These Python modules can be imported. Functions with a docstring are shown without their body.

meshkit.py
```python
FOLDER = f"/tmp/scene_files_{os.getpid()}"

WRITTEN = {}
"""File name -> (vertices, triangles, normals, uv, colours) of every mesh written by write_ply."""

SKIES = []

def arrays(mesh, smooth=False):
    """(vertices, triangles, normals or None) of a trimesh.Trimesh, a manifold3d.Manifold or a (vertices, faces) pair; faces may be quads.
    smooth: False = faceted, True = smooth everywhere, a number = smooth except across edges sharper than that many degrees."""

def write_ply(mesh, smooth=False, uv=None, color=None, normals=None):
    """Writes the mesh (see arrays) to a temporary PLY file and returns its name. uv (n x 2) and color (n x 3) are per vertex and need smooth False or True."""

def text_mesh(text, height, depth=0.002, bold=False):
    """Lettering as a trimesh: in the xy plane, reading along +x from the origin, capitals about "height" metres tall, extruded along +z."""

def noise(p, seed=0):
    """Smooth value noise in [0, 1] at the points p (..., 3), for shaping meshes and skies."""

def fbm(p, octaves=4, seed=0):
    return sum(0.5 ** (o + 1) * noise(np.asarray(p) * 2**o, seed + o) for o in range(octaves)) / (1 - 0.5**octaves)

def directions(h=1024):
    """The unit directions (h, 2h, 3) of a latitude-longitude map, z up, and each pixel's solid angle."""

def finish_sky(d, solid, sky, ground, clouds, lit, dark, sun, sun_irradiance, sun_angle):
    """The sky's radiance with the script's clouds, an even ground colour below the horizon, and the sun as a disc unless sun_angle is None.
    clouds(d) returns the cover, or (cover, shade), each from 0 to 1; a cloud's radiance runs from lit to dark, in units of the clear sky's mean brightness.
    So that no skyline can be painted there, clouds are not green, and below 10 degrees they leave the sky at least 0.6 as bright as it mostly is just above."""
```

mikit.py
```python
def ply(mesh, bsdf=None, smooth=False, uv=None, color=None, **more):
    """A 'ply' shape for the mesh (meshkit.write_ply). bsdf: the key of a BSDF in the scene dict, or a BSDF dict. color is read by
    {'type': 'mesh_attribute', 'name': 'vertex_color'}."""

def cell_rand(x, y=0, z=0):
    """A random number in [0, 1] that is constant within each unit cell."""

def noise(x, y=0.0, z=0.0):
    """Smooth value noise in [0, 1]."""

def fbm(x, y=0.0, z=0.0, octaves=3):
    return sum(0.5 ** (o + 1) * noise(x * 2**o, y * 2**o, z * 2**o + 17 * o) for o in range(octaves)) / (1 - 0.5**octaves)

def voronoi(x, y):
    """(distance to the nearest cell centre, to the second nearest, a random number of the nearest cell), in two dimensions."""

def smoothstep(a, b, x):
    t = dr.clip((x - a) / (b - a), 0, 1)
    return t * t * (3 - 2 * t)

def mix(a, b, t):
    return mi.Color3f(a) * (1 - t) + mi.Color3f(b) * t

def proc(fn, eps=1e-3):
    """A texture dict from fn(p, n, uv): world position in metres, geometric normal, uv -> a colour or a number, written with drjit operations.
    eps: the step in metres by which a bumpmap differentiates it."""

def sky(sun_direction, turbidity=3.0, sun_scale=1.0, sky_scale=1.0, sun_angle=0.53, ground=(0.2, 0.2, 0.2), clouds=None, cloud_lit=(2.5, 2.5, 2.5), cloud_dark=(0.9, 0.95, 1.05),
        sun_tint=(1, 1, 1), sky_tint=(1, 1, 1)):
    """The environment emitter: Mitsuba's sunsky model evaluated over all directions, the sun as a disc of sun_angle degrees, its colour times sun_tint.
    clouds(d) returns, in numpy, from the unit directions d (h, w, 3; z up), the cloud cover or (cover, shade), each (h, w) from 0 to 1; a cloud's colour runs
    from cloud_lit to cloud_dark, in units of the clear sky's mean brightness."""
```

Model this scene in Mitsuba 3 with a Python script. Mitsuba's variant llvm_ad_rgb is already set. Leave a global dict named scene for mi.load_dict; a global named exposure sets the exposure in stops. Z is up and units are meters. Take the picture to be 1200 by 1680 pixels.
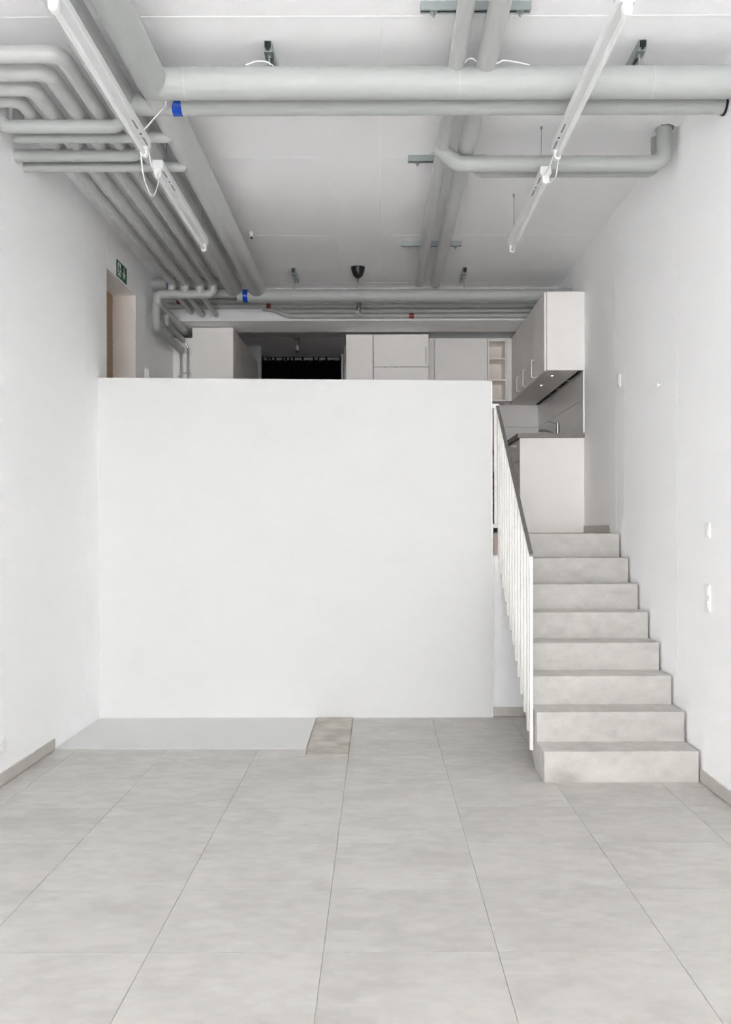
import math
import numpy as np
import trimesh
import shapely.geometry as sg
import drjit as dr
import mitsuba as mi
import mikit
from mikit import fbm, noise, smoothstep, mix, cell_rand
import meshkit

T = mi.ScalarTransform4f
scene, labels = {}, {}
PI = math.pi

# ------------------------------------------------------------------ camera, sky, exposure
EYE = 1.451
ROLL = 0.003
scene['camera'] = {
    'type': 'perspective', 'fov': 2 * math.degrees(math.atan(600 / 1650)), 'fov_axis': 'x',
    'near_clip': 0.05, 'far_clip': 200.0,
    'principal_point_offset_x': -20 / 1200, 'principal_point_offset_y': -28 / 1680,
    'to_world': T().look_at(origin=[0, 0, EYE], target=[0, 1, EYE], up=[math.sin(ROLL), 0, math.cos(ROLL)]),
}
# Daylight: the frosted panes of the street window at the front end of the room (built with the shell below)
DAYLIGHT = [9.85, 9.9, 10.02]
exposure = 0.54

# ------------------------------------------------------------------ materials


def lin(*c):
    c = np.array(c, float) / 255
    return [float(x) for x in np.where(c <= 0.04045, c / 12.92, ((c + 0.055) / 1.055) ** 2.4)]


def rgb(*c):
    return {'type': 'rgb', 'value': lin(*c)}


def plain(name, col, rough=0.5, metallic=0.0, spec=0.5, **kw):
    scene[name] = {'type': 'twosided', 'bsdf': {'type': 'principled', 'base_color': rgb(*col), 'roughness': rough, 'metallic': metallic, 'specular': spec, **kw}}


def tex(name, fn, rough=0.6, spec=0.4, bump=None, scale=0.001):
    b = {'type': 'principled', 'base_color': mikit.proc(fn), 'roughness': rough, 'specular': spec}
    if bump is not None:
        b = {'type': 'bumpmap', 'arbitrary': mikit.proc(bump), 'scale': scale, 'bsdf': b}
    scene[name] = {'type': 'twosided', 'bsdf': b}


def wall_col(p, n, uv):
    a = fbm(p.x * 1.3, p.y * 1.3, p.z * 1.3, octaves=3)
    b = noise(p.x * 60, p.y * 60, p.z * 9)
    return mix(lin(248, 249, 250), lin(252, 252, 252), a * 0.8 + b * 0.2)


def tile_col(p, n, uv):
    tx, ty = dr.floor((p.x + 0.191) / 0.6), dr.floor((p.y - 3.45) / 0.598)
    r = cell_rand(tx, ty, 3)
    o = r * 37.0
    a = fbm(p.x * 3.0 + o, p.y * 3.6 + o, 1.0, octaves=5)
    b = fbm(p.x * 15 + o, p.y * 22 - o, 2.0, octaves=3)
    t = smoothstep(0.22, 0.78, a * 0.6 + b * 0.4)
    c = mix(lin(182, 179, 175), lin(197, 194, 190), t)
    streak = smoothstep(0.60, 0.8, fbm(p.x * 6 + 9 * r, p.y * 11 + o, 5.0, octaves=4))
    c = mix(c, lin(203, 201, 198), streak * 0.4)
    return c * (0.98 + 0.04 * r)


def concrete_col(p, n, uv):
    a = fbm(p.x * 2.2, p.y * 2.2 + 3, p.z * 3.5, octaves=5)
    b = fbm(p.x * 17, p.y * 17, p.z * 17, octaves=3)
    c = mix(lin(181, 178, 174), lin(199, 196, 192), smoothstep(0.25, 0.75, 0.6 * a + 0.4 * b))
    c = c * (0.95 + 0.10 * fbm(p.x * 90, p.y * 90, p.z * 90, octaves=2))
    d = fbm(p.x * 5 + 3, p.y * 5, p.z * 9, octaves=4)
    c = mix(c, lin(158, 156, 152), smoothstep(0.60, 0.80, d) * 0.3)
    # dirt smear low on the first riser
    dx, dz = (p.x - 1.078) / 0.085, (p.z - 0.0) / 0.070
    s = dr.exp(-(dx * dx + dz * dz)) * (0.25 + 0.75 * fbm(p.x * 30, p.y * 5, p.z * 40, octaves=3)) * dr.select(p.y < 5.80, 1.0, 0.0)
    c = mix(c, lin(128, 126, 122), dr.minimum(s * 0.8, 0.45))
    return c


def board_col(p, n, uv):
    a = fbm(p.x * 9, p.y * 9, 3.0, octaves=4)
    c = mix(lin(174, 169, 162), lin(194, 190, 183), smoothstep(0.2, 0.8, a))
    s = smoothstep(0.6, 0.8, fbm(p.x * 6 + 7, p.y * 4, 8.0, octaves=3))
    return mix(c, lin(164, 152, 133), s * 0.5)


def tread_grain(p, n, uv):
    return noise(p.x * 300, p.y * 300, p.z * 300)


tex('m_wall', wall_col, rough=0.75, spec=0.25)
tex('m_tile', tile_col, rough=0.42, spec=0.45)
tex('m_concrete', concrete_col, rough=0.7, spec=0.25)
tex('m_board', board_col, rough=0.6, spec=0.3)
plain('m_ceiling', (247, 247, 248), 0.8, spec=0.2)
plain('m_partition', (221, 221, 220), 0.7, spec=0.2)
plain('m_bead', (252, 252, 252), 0.5)
plain('m_grout', (176, 171, 163), 0.9, spec=0.1)
plain('m_baseboard', (188, 184, 179), 0.5)
plain('m_pipe', (179, 182, 180), 0.6, spec=0.2)
plain('m_pipe_seam', (193, 195, 193), 0.5)
plain('m_pipe_dark', (190, 191, 190), 0.42, spec=0.4)
plain('m_blue', (12, 66, 170), 0.2)
plain('m_red', (120, 22, 20), 0.3)
plain('m_white_paint', (230, 231, 231), 0.5, spec=0.3)
plain('m_white_plastic', (244, 244, 243), 0.3)
plain('m_tube', (238, 239, 239), 0.4, spec=0.3)
plain('m_slot', (140, 140, 138), 0.6)
plain('m_galv', (176, 184, 184), 0.35, metallic=0.85)
plain('m_chrome', (205, 205, 205), 0.12, metallic=1.0)
plain('m_socket', (128, 124, 118), 0.25, metallic=0.9)
plain('m_black', (22, 22, 23), 0.4)
plain('m_front', (248, 245, 242), 0.45, spec=0.35)
plain('m_handle', (236, 235, 232), 0.3, metallic=0.5)
plain('m_carcass', (120, 117, 114), 0.6)
plain('m_front_edge', (238, 235, 232), 0.5)
plain('m_shelf_back', (234, 229, 223), 0.55)
plain('m_worktop', (128, 121, 116), 0.4)
plain('m_splash', (228, 225, 223), 0.25, spec=0.5)
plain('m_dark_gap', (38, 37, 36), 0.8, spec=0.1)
plain('m_steel_rail', (120, 117, 113), 0.45, metallic=0.2)
plain('m_rail_white', (243, 240, 236), 0.4)
plain('m_plate', (208, 208, 207), 0.35)
plain('m_slab', (208, 200, 193), 0.7)
plain('m_edge_strip', (168, 158, 150), 0.7)
plain('m_jamb', (232, 224, 217), 0.6)
plain('m_door', (158, 130, 100), 0.5)
plain('m_green', (12, 82, 52), 0.35)
plain('m_sign_white', (222, 232, 226), 0.4)
plain('m_curtain', (16, 16, 17), 0.9, spec=0.1, sheen=0.2)
plain('m_oven', (58, 56, 54), 0.2)
plain('m_chip', (120, 112, 104), 0.9, spec=0.1)
plain('m_ground', (150, 148, 145), 0.9, spec=0.1)
scene['m_glass'] = {'type': 'dielectric', 'int_ior': 1.5, 'ext_ior': 1.0}

# ------------------------------------------------------------------ helpers


def box(x0, x1, y0, y1, z0, z1):
    m = trimesh.creation.box(extents=[x1 - x0, y1 - y0, z1 - z0])
    m.apply_translation([(x0 + x1) / 2, (y0 + y1) / 2, (z0 + z1) / 2])
    return m


def hullbox(x0, x1, y0, y1, z0, z1, c=0.002):
    """A box with chamfered edges."""
    c = min(c, 0.45 * min(x1 - x0, y1 - y0, z1 - z0))
    pts = []
    for sx in (0, 1):
        for sy in (0, 1):
            for sz in (0, 1):
                p = np.array([x1 if sx else x0, y1 if sy else y0, z1 if sz else z0])
                d = np.array([-1 if sx else 1, -1 if sy else 1, -1 if sz else 1]) * c
                for k in range(3):
                    q = p + d
                    q[k] = p[k]
                    pts.append(q)
    return trimesh.convex.convex_hull(np.array(pts))


def cat(*ms):
    return trimesh.util.concatenate([m for m in ms])


def diff(a, *bs):
    return trimesh.boolean.difference([a, *bs], engine='manifold')


def prism_yz(poly, x0, x1):
    """Extrude a polygon given in (y, z) along x."""
    m = trimesh.creation.extrude_polygon(sg.Polygon(poly), x1 - x0, engine='earcut')
    m.apply_transform(np.array([[0, 0, 1, x0], [1, 0, 0, 0], [0, 1, 0, 0], [0, 0, 0, 1.0]]))
    return m


def prism_xz(poly, y0, y1):
    m = trimesh.creation.extrude_polygon(sg.Polygon(poly), y1 - y0, engine='earcut')
    m.apply_transform(np.array([[1, 0, 0, 0], [0, 0, -1, y1], [0, 1, 0, 0], [0, 0, 0, 1.0]]))
    return m


def rounded(pts, fillet, n=9, gap=0.05):
    pts = [np.array(p, float) for p in pts]
    if not fillet:                                   # mitred: a ring just before and after each corner keeps the shading of the legs apart
        out = [pts[0]]
        for a, b, c in zip(pts[:-2], pts[1:-1], pts[2:]):
            e0, e1 = (a - b) / np.linalg.norm(a - b), (c - b) / np.linalg.norm(c - b)
            out += [b + e0 * gap, b, b + e1 * gap]
        return out + [pts[-1]]
    out = [pts[0]]
    for a, b, c in zip(pts[:-2], pts[1:-1], pts[2:]):
        d0, d1 = (b - a), (c - b)
        l0, l1 = np.linalg.norm(d0), np.linalg.norm(d1)
        d0, d1 = d0 / l0, d1 / l1
        ang = math.acos(np.clip(d0 @ d1, -1, 1))
        if ang < 0.02:
            out.append(b)
            continue
        t = min(fillet * math.tan(ang / 2), 0.49 * l0, 0.49 * l1)
        p0, p1 = b - d0 * t, b + d1 * t
        for k in range(n + 1):
            s = k / n
            # circular-like quadratic arc
            w = 2 * s * (1 - s) * math.cos(ang / 2)
            q = ((1 - s) ** 2 * p0 + w * b + s ** 2 * p1) / ((1 - s) ** 2 + w + s ** 2)
            out.append(q)
    out.append(pts[-1])
    return out


def tube(pts, r, fillet=0.0, sides=32, n=9):
    """A closed round pipe along a path; corners are mitred, or bent with the given radius."""
    p = rounded(pts, fillet, n, 1.08 * float(np.max(r)))
    d = [(b - a) / np.linalg.norm(b - a) for a, b in zip(p[:-1], p[1:])]
    ref = np.array([0, 0, 1.0]) if abs(d[0][2]) < 0.9 else np.array([1.0, 0, 0])
    u = np.cross(d[0], ref)
    u /= np.linalg.norm(u)
    ang = np.arange(sides) * 2 * PI / sides
    rings = []
    for i in range(len(p)):
        d0 = d[max(i - 1, 0)]
        d1 = d[min(i, len(d) - 1)]
        v = np.cross(d0, u)
        w = np.cos(ang)[:, None] * u + np.sin(ang)[:, None] * v
        nb = d0 + d1
        nb /= np.linalg.norm(nb)
        w = w - d0 * ((w @ nb) / (d0 @ nb))[:, None]
        rr = r[i] if hasattr(r, '__len__') else r
        rings.append(p[i] + rr * w)
        axis = np.cross(d0, d1)
        s = np.linalg.norm(axis)
        if s > 1e-9:
            R = trimesh.transformations.rotation_matrix(math.atan2(s, d0 @ d1), axis / s)[:3, :3]
            u = R @ u
    verts = np.vstack(rings + [p[0][None], p[-1][None]])
    k = len(p)
    f = []
    for i in range(k - 1):
        for j in range(sides):
            a, b = i * sides + j, i * sides + (j + 1) % sides
            c, e = a + sides, b + sides
            f += [[a, b, e], [a, e, c]]
    for j in range(sides):
        f.append([k * sides, (j + 1) % sides, j])
        f.append([k * sides + 1, (k - 1) * sides + j, (k - 1) * sides + (j + 1) % sides])
    m = trimesh.Trimesh(verts, np.array(f), process=True)
    if m.volume < 0:
        m.invert()
    return m


def cyl(a, b, r, sides=20):
    return tube([a, b], r, sides=sides)


def lathe(profile, centre, sides=28):
    m = trimesh.creation.revolve(np.array(profile, float), sections=sides)
    m.apply_translation(centre)
    m.fix_normals()
    return m


def put(key, mesh, mat, smooth=False, **more):
    base, k = key, 0
    while key in scene:
        k += 1
        key = f'{base}_{k:03d}'
    scene[key] = mikit.ply(mesh, mat, smooth=smooth, **more)
    return key


def tag(key, label, category=None, group=None, kind=None):
    e = {'label': label}
    if category:
        e['category'] = category
    if group:
        e['group'] = group
    if kind:
        e['kind'] = kind
    labels[key] = e


def thing(key, label, category, group=None):
    """A thing made of parts only: returns the key its parts' keys start with."""
    base, k = key, 0
    while key in labels:
        k += 1
        key = f'{base}_{k:03d}'
    tag(key, label, category, group)
    return key


def struct(key, mesh, mat, label, smooth=False):
    key = put(key, mesh, mat, smooth)
    tag(key, label, None, None, 'structure')
    return key


# ------------------------------------------------------------------ dimensions
XL, XR = -2.145, 1.848
CEIL = EYE + 2.455
LAND = 1.412
PART_Y = 7.735
YF = -7.0            # the open street front, behind the camera

# ------------------------------------------------------------------ the shell
struct('floor', box(XL, XR, YF, 7.9, -0.20, -0.0035), 'm_grout', 'grout bed under the large grey floor tiles')
struct('floor_upper', box(XL, XR, 7.782, 14.7, 1.243, LAND), 'm_slab', 'edge of the raised concrete floor level behind the white partition')
wl = box(XL - 0.30, XL, YF, 14.7, -0.2, CEIL)
wl = diff(wl, box(XL - 0.215, XL + 0.1, 7.975, 8.935, LAND, 3.530))
put('floor_upper__edge_strip', box(0.887, 0.945, 7.7795, 7.7825, 1.245, LAND - 0.002), 'm_edge_strip')
struct('wall_left', wl, 'm_wall', 'white painted left wall with a door recess at the upper level')
struct('wall_right', box(XR, XR + 0.25, YF, 11.6, -0.2, CEIL), 'm_wall', 'white painted right wall beside the stairs')
struct('wall_back', box(-0.34, XR, 11.48, 11.60, LAND, CEIL), 'm_wall', 'white wall behind the kitchen units')
struct('wall_passage', box(-0.34, -0.24, 11.60, 14.7, LAND, CEIL), 'm_wall', 'white right side wall of the dark passage')
struct('wall_passage_end', cat(box(XL, -1.563, 13.5, 13.6, LAND, CEIL), box(-0.445, -0.34, 13.5, 13.6, LAND, CEIL)), 'm_wall', 'white wall piece at the end of the passage')
struct('wall_far', box(XL, -0.24, 14.6, 14.7, LAND, CEIL), 'm_wall', 'white wall behind the black curtain')
struct('wall_landing', box(XL, XR, 7.782, 7.90, 0.0, 1.243), 'm_wall', 'white wall below the raised floor beside the stairs')
# the street front: a frosted window across nearly the whole width, daylight glowing in its panes
WX0, WX1, WZ0, WZ1 = XL + 0.16, XR - 0.16, 0.05, 3.62
struct('wall_front', cat(box(XL, XR, YF - 0.2, YF, WZ1, CEIL), box(XL, WX0, YF - 0.2, YF, -0.2, WZ1), box(WX1, XR, YF - 0.2, YF, -0.2, WZ1), box(WX0, WX1, YF - 0.2, YF, -0.2, WZ0)),
       'm_wall', 'white wall around the street window')
WN = 3
wd = (WX1 - WX0) / WN
fr = [box(WX0, WX1, YF - 0.12, YF - 0.06, WZ0, WZ0 + 0.05), box(WX0, WX1, YF - 0.12, YF - 0.06, WZ1 - 0.05, WZ1)]
for i in range(WN + 1):
    xm = WX0 + i * wd
    fr.append(box(max(xm - 0.025, WX0), min(xm + 0.025, WX1), YF - 0.12, YF - 0.06, WZ0 + 0.05, WZ1 - 0.05))
struct('window_1', cat(*fr), 'm_white_paint', 'white framed street window with frosted panes behind the viewer')
for i in range(WN):
    put('window_1__pane', box(WX0 + i * wd + 0.025, WX0 + (i + 1) * wd - 0.025, YF - 0.10, YF - 0.085, WZ0 + 0.05, WZ1 - 0.05), 'm_white_plastic',
        emitter={'type': 'area', 'radiance': {'type': 'rgb', 'value': DAYLIGHT}})
struct('ceiling', box(XL - 0.3, XR + 0.25, YF - 0.2, 14.7, CEIL, CEIL + 0.2), 'm_ceiling', 'white concrete ceiling with fine panel joints')
struct('beam', box(XL, XR, 10.25, 10.84, 3.575, CEIL), 'm_ceiling', 'white ceiling beam in front of the kitchen')
part = prism_xz([(XL, 0.0), (0.876, 0.0), (0.876, 2.590), (XL, 2.622)], PART_Y, 7.780)
struct('wall_partition', part, 'm_partition', 'smooth bright white partition wall in the middle of the room')
struct('trim_1', hullbox(0.876, 0.886, PART_Y + 0.006, 7.780, 0.0, 2.588, 0.002), 'm_bead', 'narrow white edge profile on the end of the partition')
struct('trim_2', box(-0.482, -0.452, 13.42, 13.5, LAND, 3.79), 'm_bead', 'pale frame strip at the right of the passage end')

# joints of the concrete panels, filled with lighter sealant
for x0, x1, y in [(XL + 0.35, XR, 4.815), (-1.0, -0.345, 6.635), (0.027, XR, 6.635), (-1.0, -0.345, 8.405), (0.027, XR, 8.405), (XL, XR, 10.02), (XL, -0.35, 12.9)]:
    put('ceiling__joint_bead', hullbox(x0, x1, y - 0.0045, y + 0.0045, CEIL - 0.0022, CEIL + 0.002, 0.001), 'm_bead')
for x, y0, y1 in [(-0.338, 6.60, 9.9), (0.024, 4.815, 10.0), (-1.145, 10.9, 13.4)]:
    put('ceiling__joint_bead', hullbox(x - 0.006, x + 0.006, y0, y1, CEIL - 0.0022, CEIL + 0.002, 0.001), 'm_bead')
for y, z0, z1, w in [(7.80, LAND, CEIL, 0.022), (7.51, 1.23, CEIL, 0.008), (6.20, 0.52, 3.40, 0.012)]:
    put('wall_right__joint_bead', hullbox(XR - 0.0015, XR + 0.002, y - w / 2, y + w / 2, z0, z1, 0.001), 'm_bead')
for y, z0, z1, w in [(7.38, 0.0, CEIL, 0.012), (7.985, 3.53, CEIL, 0.009)]:
    put('wall_left__joint_bead', hullbox(XL - 0.002, XL + 0.0012, y - w / 2, y + w / 2, z0, z1, 0.001), 'm_bead')

# door recess in the left wall
put('wall_left__jamb_lining', box(XL - 0.205, XL - 0.002, 8.927, 8.9345, LAND, 3.529), 'm_jamb')
struct('door_1', box(XL - 0.2145, XL - 0.206, 7.976, 8.934, LAND, 3.529), 'm_door', 'tan wooden door set deep in the recess of the left wall')
put('door_1__handle', tube([[XL - 0.206, 8.06, 2.46], [XL - 0.160, 8.06, 2.46], [XL - 0.160, 8.18, 2.46]], 0.009, 0.012, 12, 5), 'm_handle', 40)

# ------------------------------------------------------------------ floor tiles
TX, TY, TW, TD = -0.191, 3.450, 0.5995, 0.598
full = None


def tile_mesh(w, d):
    c = 0.0005
    v = [[c, c, 0], [w - c, c, 0], [w - c, d - c, 0], [c, d - c, 0], [0, 0, -c], [w, 0, -c], [w, d, -c], [0, d, -c], [0, 0, -0.0035], [w, 0, -0.0035], [w, d, -0.0035], [0, d, -0.0035]]
    f = [[0, 1, 2], [0, 2, 3]]
    for a in (0, 4):
        for i in range(4):
            j = (i + 1) % 4
            f += [[a + 4 + i, a + 4 + j, a + j], [a + 4 + i, a + j, a + i]]
    return trimesh.Trimesh(v, f, process=False)


def put_tile(x0, x1, y0, y1):
    g = 0.0009
    x0, x1, y0, y1 = max(x0, XL) + g, min(x1, XR) - g, y0 + g, min(y1, 7.778) - g
    if x1 - x0 < 0.02 or y1 - y0 < 0.01:
        return
    global full
    w, d = x1 - x0, y1 - y0
    if abs(w - (TW - 2 * g)) < 1e-6 and abs(d - (TD - 2 * g)) < 1e-6:
        if full is None:
            full = mikit.ply(tile_mesh(w, d), 'm_tile')
        dct = full
    else:
        dct = mikit.ply(tile_mesh(w, d), 'm_tile')
    key, k = 'floor__tile', 0
    while key in scene:
        k += 1
        key = f'floor__tile_{k:03d}'
    scene[key] = {**dct, 'to_world': T().translate([x0, y0, 0])}


PLATE_Y, BOARD_X0, BOARD_X1 = 6.640, -0.472, TX
for i in range(-4, 4):
    for j in range(-20, 8):
        x0, x1 = TX + i * TW, TX + (i + 1) * TW
        y0, y1 = TY + j * TD, TY + (j + 1) * TD
        if y0 < YF:
            y0 = YF
        if y1 <= YF or y0 >= 7.778:
            continue
        if y0 > 6.40 and x1 < TX + 0.01:                # beside the cover plate and the board
            y1 = min(y1, PLATE_Y)
            if y0 >= PLATE_Y:
                continue
            x1 = min(x1, BOARD_X0)
        put_tile(x0, x1, y0, y1)

kp = put('floor_plate', hullbox(XL + 0.002, BOARD_X0 - 0.006, PLATE_Y + 0.001, PART_Y - 0.001, -0.0035, 0.004, 0.001), 'm_plate')
tag(kp, 'smooth pale grey floor plate along the foot of the white partition', 'floor plate')
kp = put('concrete_board', hullbox(BOARD_X0 + 0.004, BOARD_X1 - 0.003, TY + 5 * TD + 0.003, PART_Y - 0.001, -0.0035, 0.006, 0.002), 'm_board')
tag(kp, 'stained brownish grey board in the floor against the white partition', 'board')

# baseboards of tile strips
k = 0
for y0 in np.arange(5.863 - 24 * 0.6, 6.6, 0.6):
    a, b = max(y0, YF) + 0.0015, min(y0 + 0.6, 6.640) - 0.0015
    if b > a:
        put('baseboard_left__tile', hullbox(XL, XL + 0.012, a, b, 0.003, 0.074, 0.002), 'm_baseboard')
tag('baseboard_left', 'grey tile baseboard along the left wall', None, None, 'structure')
for y0 in np.arange(5.30 - 23 * 0.6, 5.7, 0.6):
    a, b = max(y0, YF) + 0.0015, min(y0 + 0.6, 5.742) - 0.0015
    if b > a:
        put('baseboard_right__tile', hullbox(XR - 0.012, XR, a, b, 0.003, 0.074, 0.002), 'm_baseboard')
tag('baseboard_right', 'grey tile baseboard along the right wall below the stairs', None, None, 'structure')
for a, b in [(0.888, 1.004), (1.007, 1.606)]:
    put('baseboard_landing__tile', hullbox(a, b, 7.770, 7.782, 0.002, 0.072, 0.002), 'm_baseboard')
tag('baseboard_landing', 'grey tile baseboard beside the partition under the stairs', None, None, 'structure')
put('baseboard_upper__tile', hullbox(XR - 0.012, XR, 7.955, 8.955, LAND + 0.002, LAND + 0.064, 0.002), 'm_baseboard')
tag('baseboard_upper', 'grey tile baseboard at the top of the stairs', None, None, 'structure')

# ------------------------------------------------------------------ stairs
SX0, SX1, SY, TR, RI = 0.949, 1.832, 5.747, 0.2686, LAND / 8


def soffit(y):
    return max(0.0, 0.663 * (y - 6.085))


st = thing('staircase', 'pale concrete staircase of eight steps climbing along the right wall', 'staircase')
for k in range(8):
    y0, y1, z = SY + k * TR, (SY + (k + 1) * TR if k < 7 else 7.780), RI * (k + 1)
    c = 0.004
    poly = [(y0, soffit(y0)), (y0, z - c), (y0 + c, z), (y1, z)]
    poly.append((y1, soffit(y1)))
    if k == 1:
        poly.append((6.085, 0.0))
    poly = [q for i, q in enumerate(poly) if q != poly[i - 1]]
    m = prism_yz(poly, SX0, SX1)
    put(st + '__step', m, 'm_concrete')

# ------------------------------------------------------------------ stair railing
rl = thing('stair_railing', 'white railing of flat bars with grey handrail on the left side of the stairs', 'railing')
SL = 0.6553
BY0, BZ0 = 6.13, 1.300


def slanted(y0, z0, y1, z1, x0, x1, t):
    return prism_yz([(y0, z0), (y1, z1), (y1, z1 + t), (y0, z0 + t)], x0, x1)


put(rl + '__handrail', slanted(BY0 - 0.022, BZ0 - 0.022 * SL, 7.80, BZ0 + (7.80 - BY0) * SL, 0.921, 0.944, 0.012), 'm_steel_rail')
for i in range(13):
    y = BY0 + i * 0.1362
    zt, zb = BZ0 + (y - BY0) * SL - 0.001, 0.105 + (y - BY0) * 0.6652
    if i == 0:
        m = hullbox(0.923, 0.942, y - 0.022, y + 0.018, zb, BZ0 - 0.020, 0.001)
        put(rl + '__post', m, 'm_rail_white')
    else:
        d = 0.026
        m = prism_yz([(y - d, zb), (y + d, zb), (y + d, zt + d * SL), (y - d, zt - d * SL)], 0.928, 0.940)
        put(rl + '__bar', m, 'm_rail_white')
    for zf in (zb + 0.05, zb + 0.19):
        if zf > soffit(y) + 0.02:
            put(rl + '__fixing', cyl([0.936, y, zf], [SX0 + 0.001, y, zf], 0.006, 10), 'm_galv', 40)
ld = thing('landing_railing', 'short white railing on the raised floor edge behind the partition', 'railing')
put(ld + '__top_rail', hullbox(0.62, 0.945, 7.802, 7.842, 2.384, 2.420, 0.002), 'm_rail_white')
put(ld + '__bottom_rail', hullbox(0.62, 0.932, 7.806, 7.838, 1.456, 1.490, 0.002), 'm_rail_white')
put(ld + '__post', hullbox(0.906, 0.930, 7.806, 7.838, 1.4905, 2.3835, 0.001), 'm_rail_white')
for x in (0.64, 0.76):
    put(ld + '__bar', hullbox(x, x + 0.010, 7.802, 7.842, 1.4905, 2.3835, 0.001), 'm_rail_white')
for x in (0.70, 0.895):
    put(ld + '__foot', cyl([x, 7.822, LAND], [x, 7.822, 1.457], 0.009, 12), 'm_galv', 40)

# ------------------------------------------------------------------ pipes under the ceiling


def Z(zz):
    return EYE + zz


def ring(axis, pos, c, r, w, t=0.0008):
    """A thin band around a pipe that runs along the axis."""
    c = list(c)
    a, b = c[:], c[:]
    a[axis], b[axis] = pos - w / 2, pos + w / 2
    return tube([a, b], r + t, sides=32)


def pipe(label, mesh, bands=(), group=None, mat='m_pipe', name='insulated_pipe'):
    key = thing(name, label, 'pipe', group)
    put(key + '__jacket', mesh, mat, 35)
    for kind, m, mm in bands:
        put(f'{key}__{kind}', m, mm, 35)
    return key


ZC, ZA, ZA2, ZE, ZL = 2.34, 2.27, 2.255, 2.28, 2.28
YA, YA2 = 5.12, 5.33
RA, RA2, RE1, RE2 = 0.080, 0.060, 0.077, 0.083
XE1, XE2 = -1.350, -1.137
A = tube([[XE2, YF, Z(ZA)], [XE2, YA, Z(ZA)], [XR, YA, Z(ZA)]], RA)
A2 = tube([[XE1, YA2, Z(ZA2)], [XR, YA2, Z(ZA2)]], RA2)
E2 = tube([[XE2, YA, Z(ZE)], [XE2, 9.55, Z(ZE)]], RE2)
E1 = tube([[XE1, YF, Z(ZE)], [XE1, 9.50, Z(ZE)]], RE1)
ZF, YFP, RF = 2.217, 9.55, 0.0608
F = tube([[-1.325, YFP, Z(ZF)], [XR, YFP, Z(ZF)]], RF)
Fs = tube([[-1.62, YFP, Z(2.243)], [-1.327, YFP, Z(2.243)]], 0.044)
Fl = tube([[XL, 9.60, Z(2.346)], [XE1 - 0.03, 9.60, Z(2.346)]], 0.061)

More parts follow.
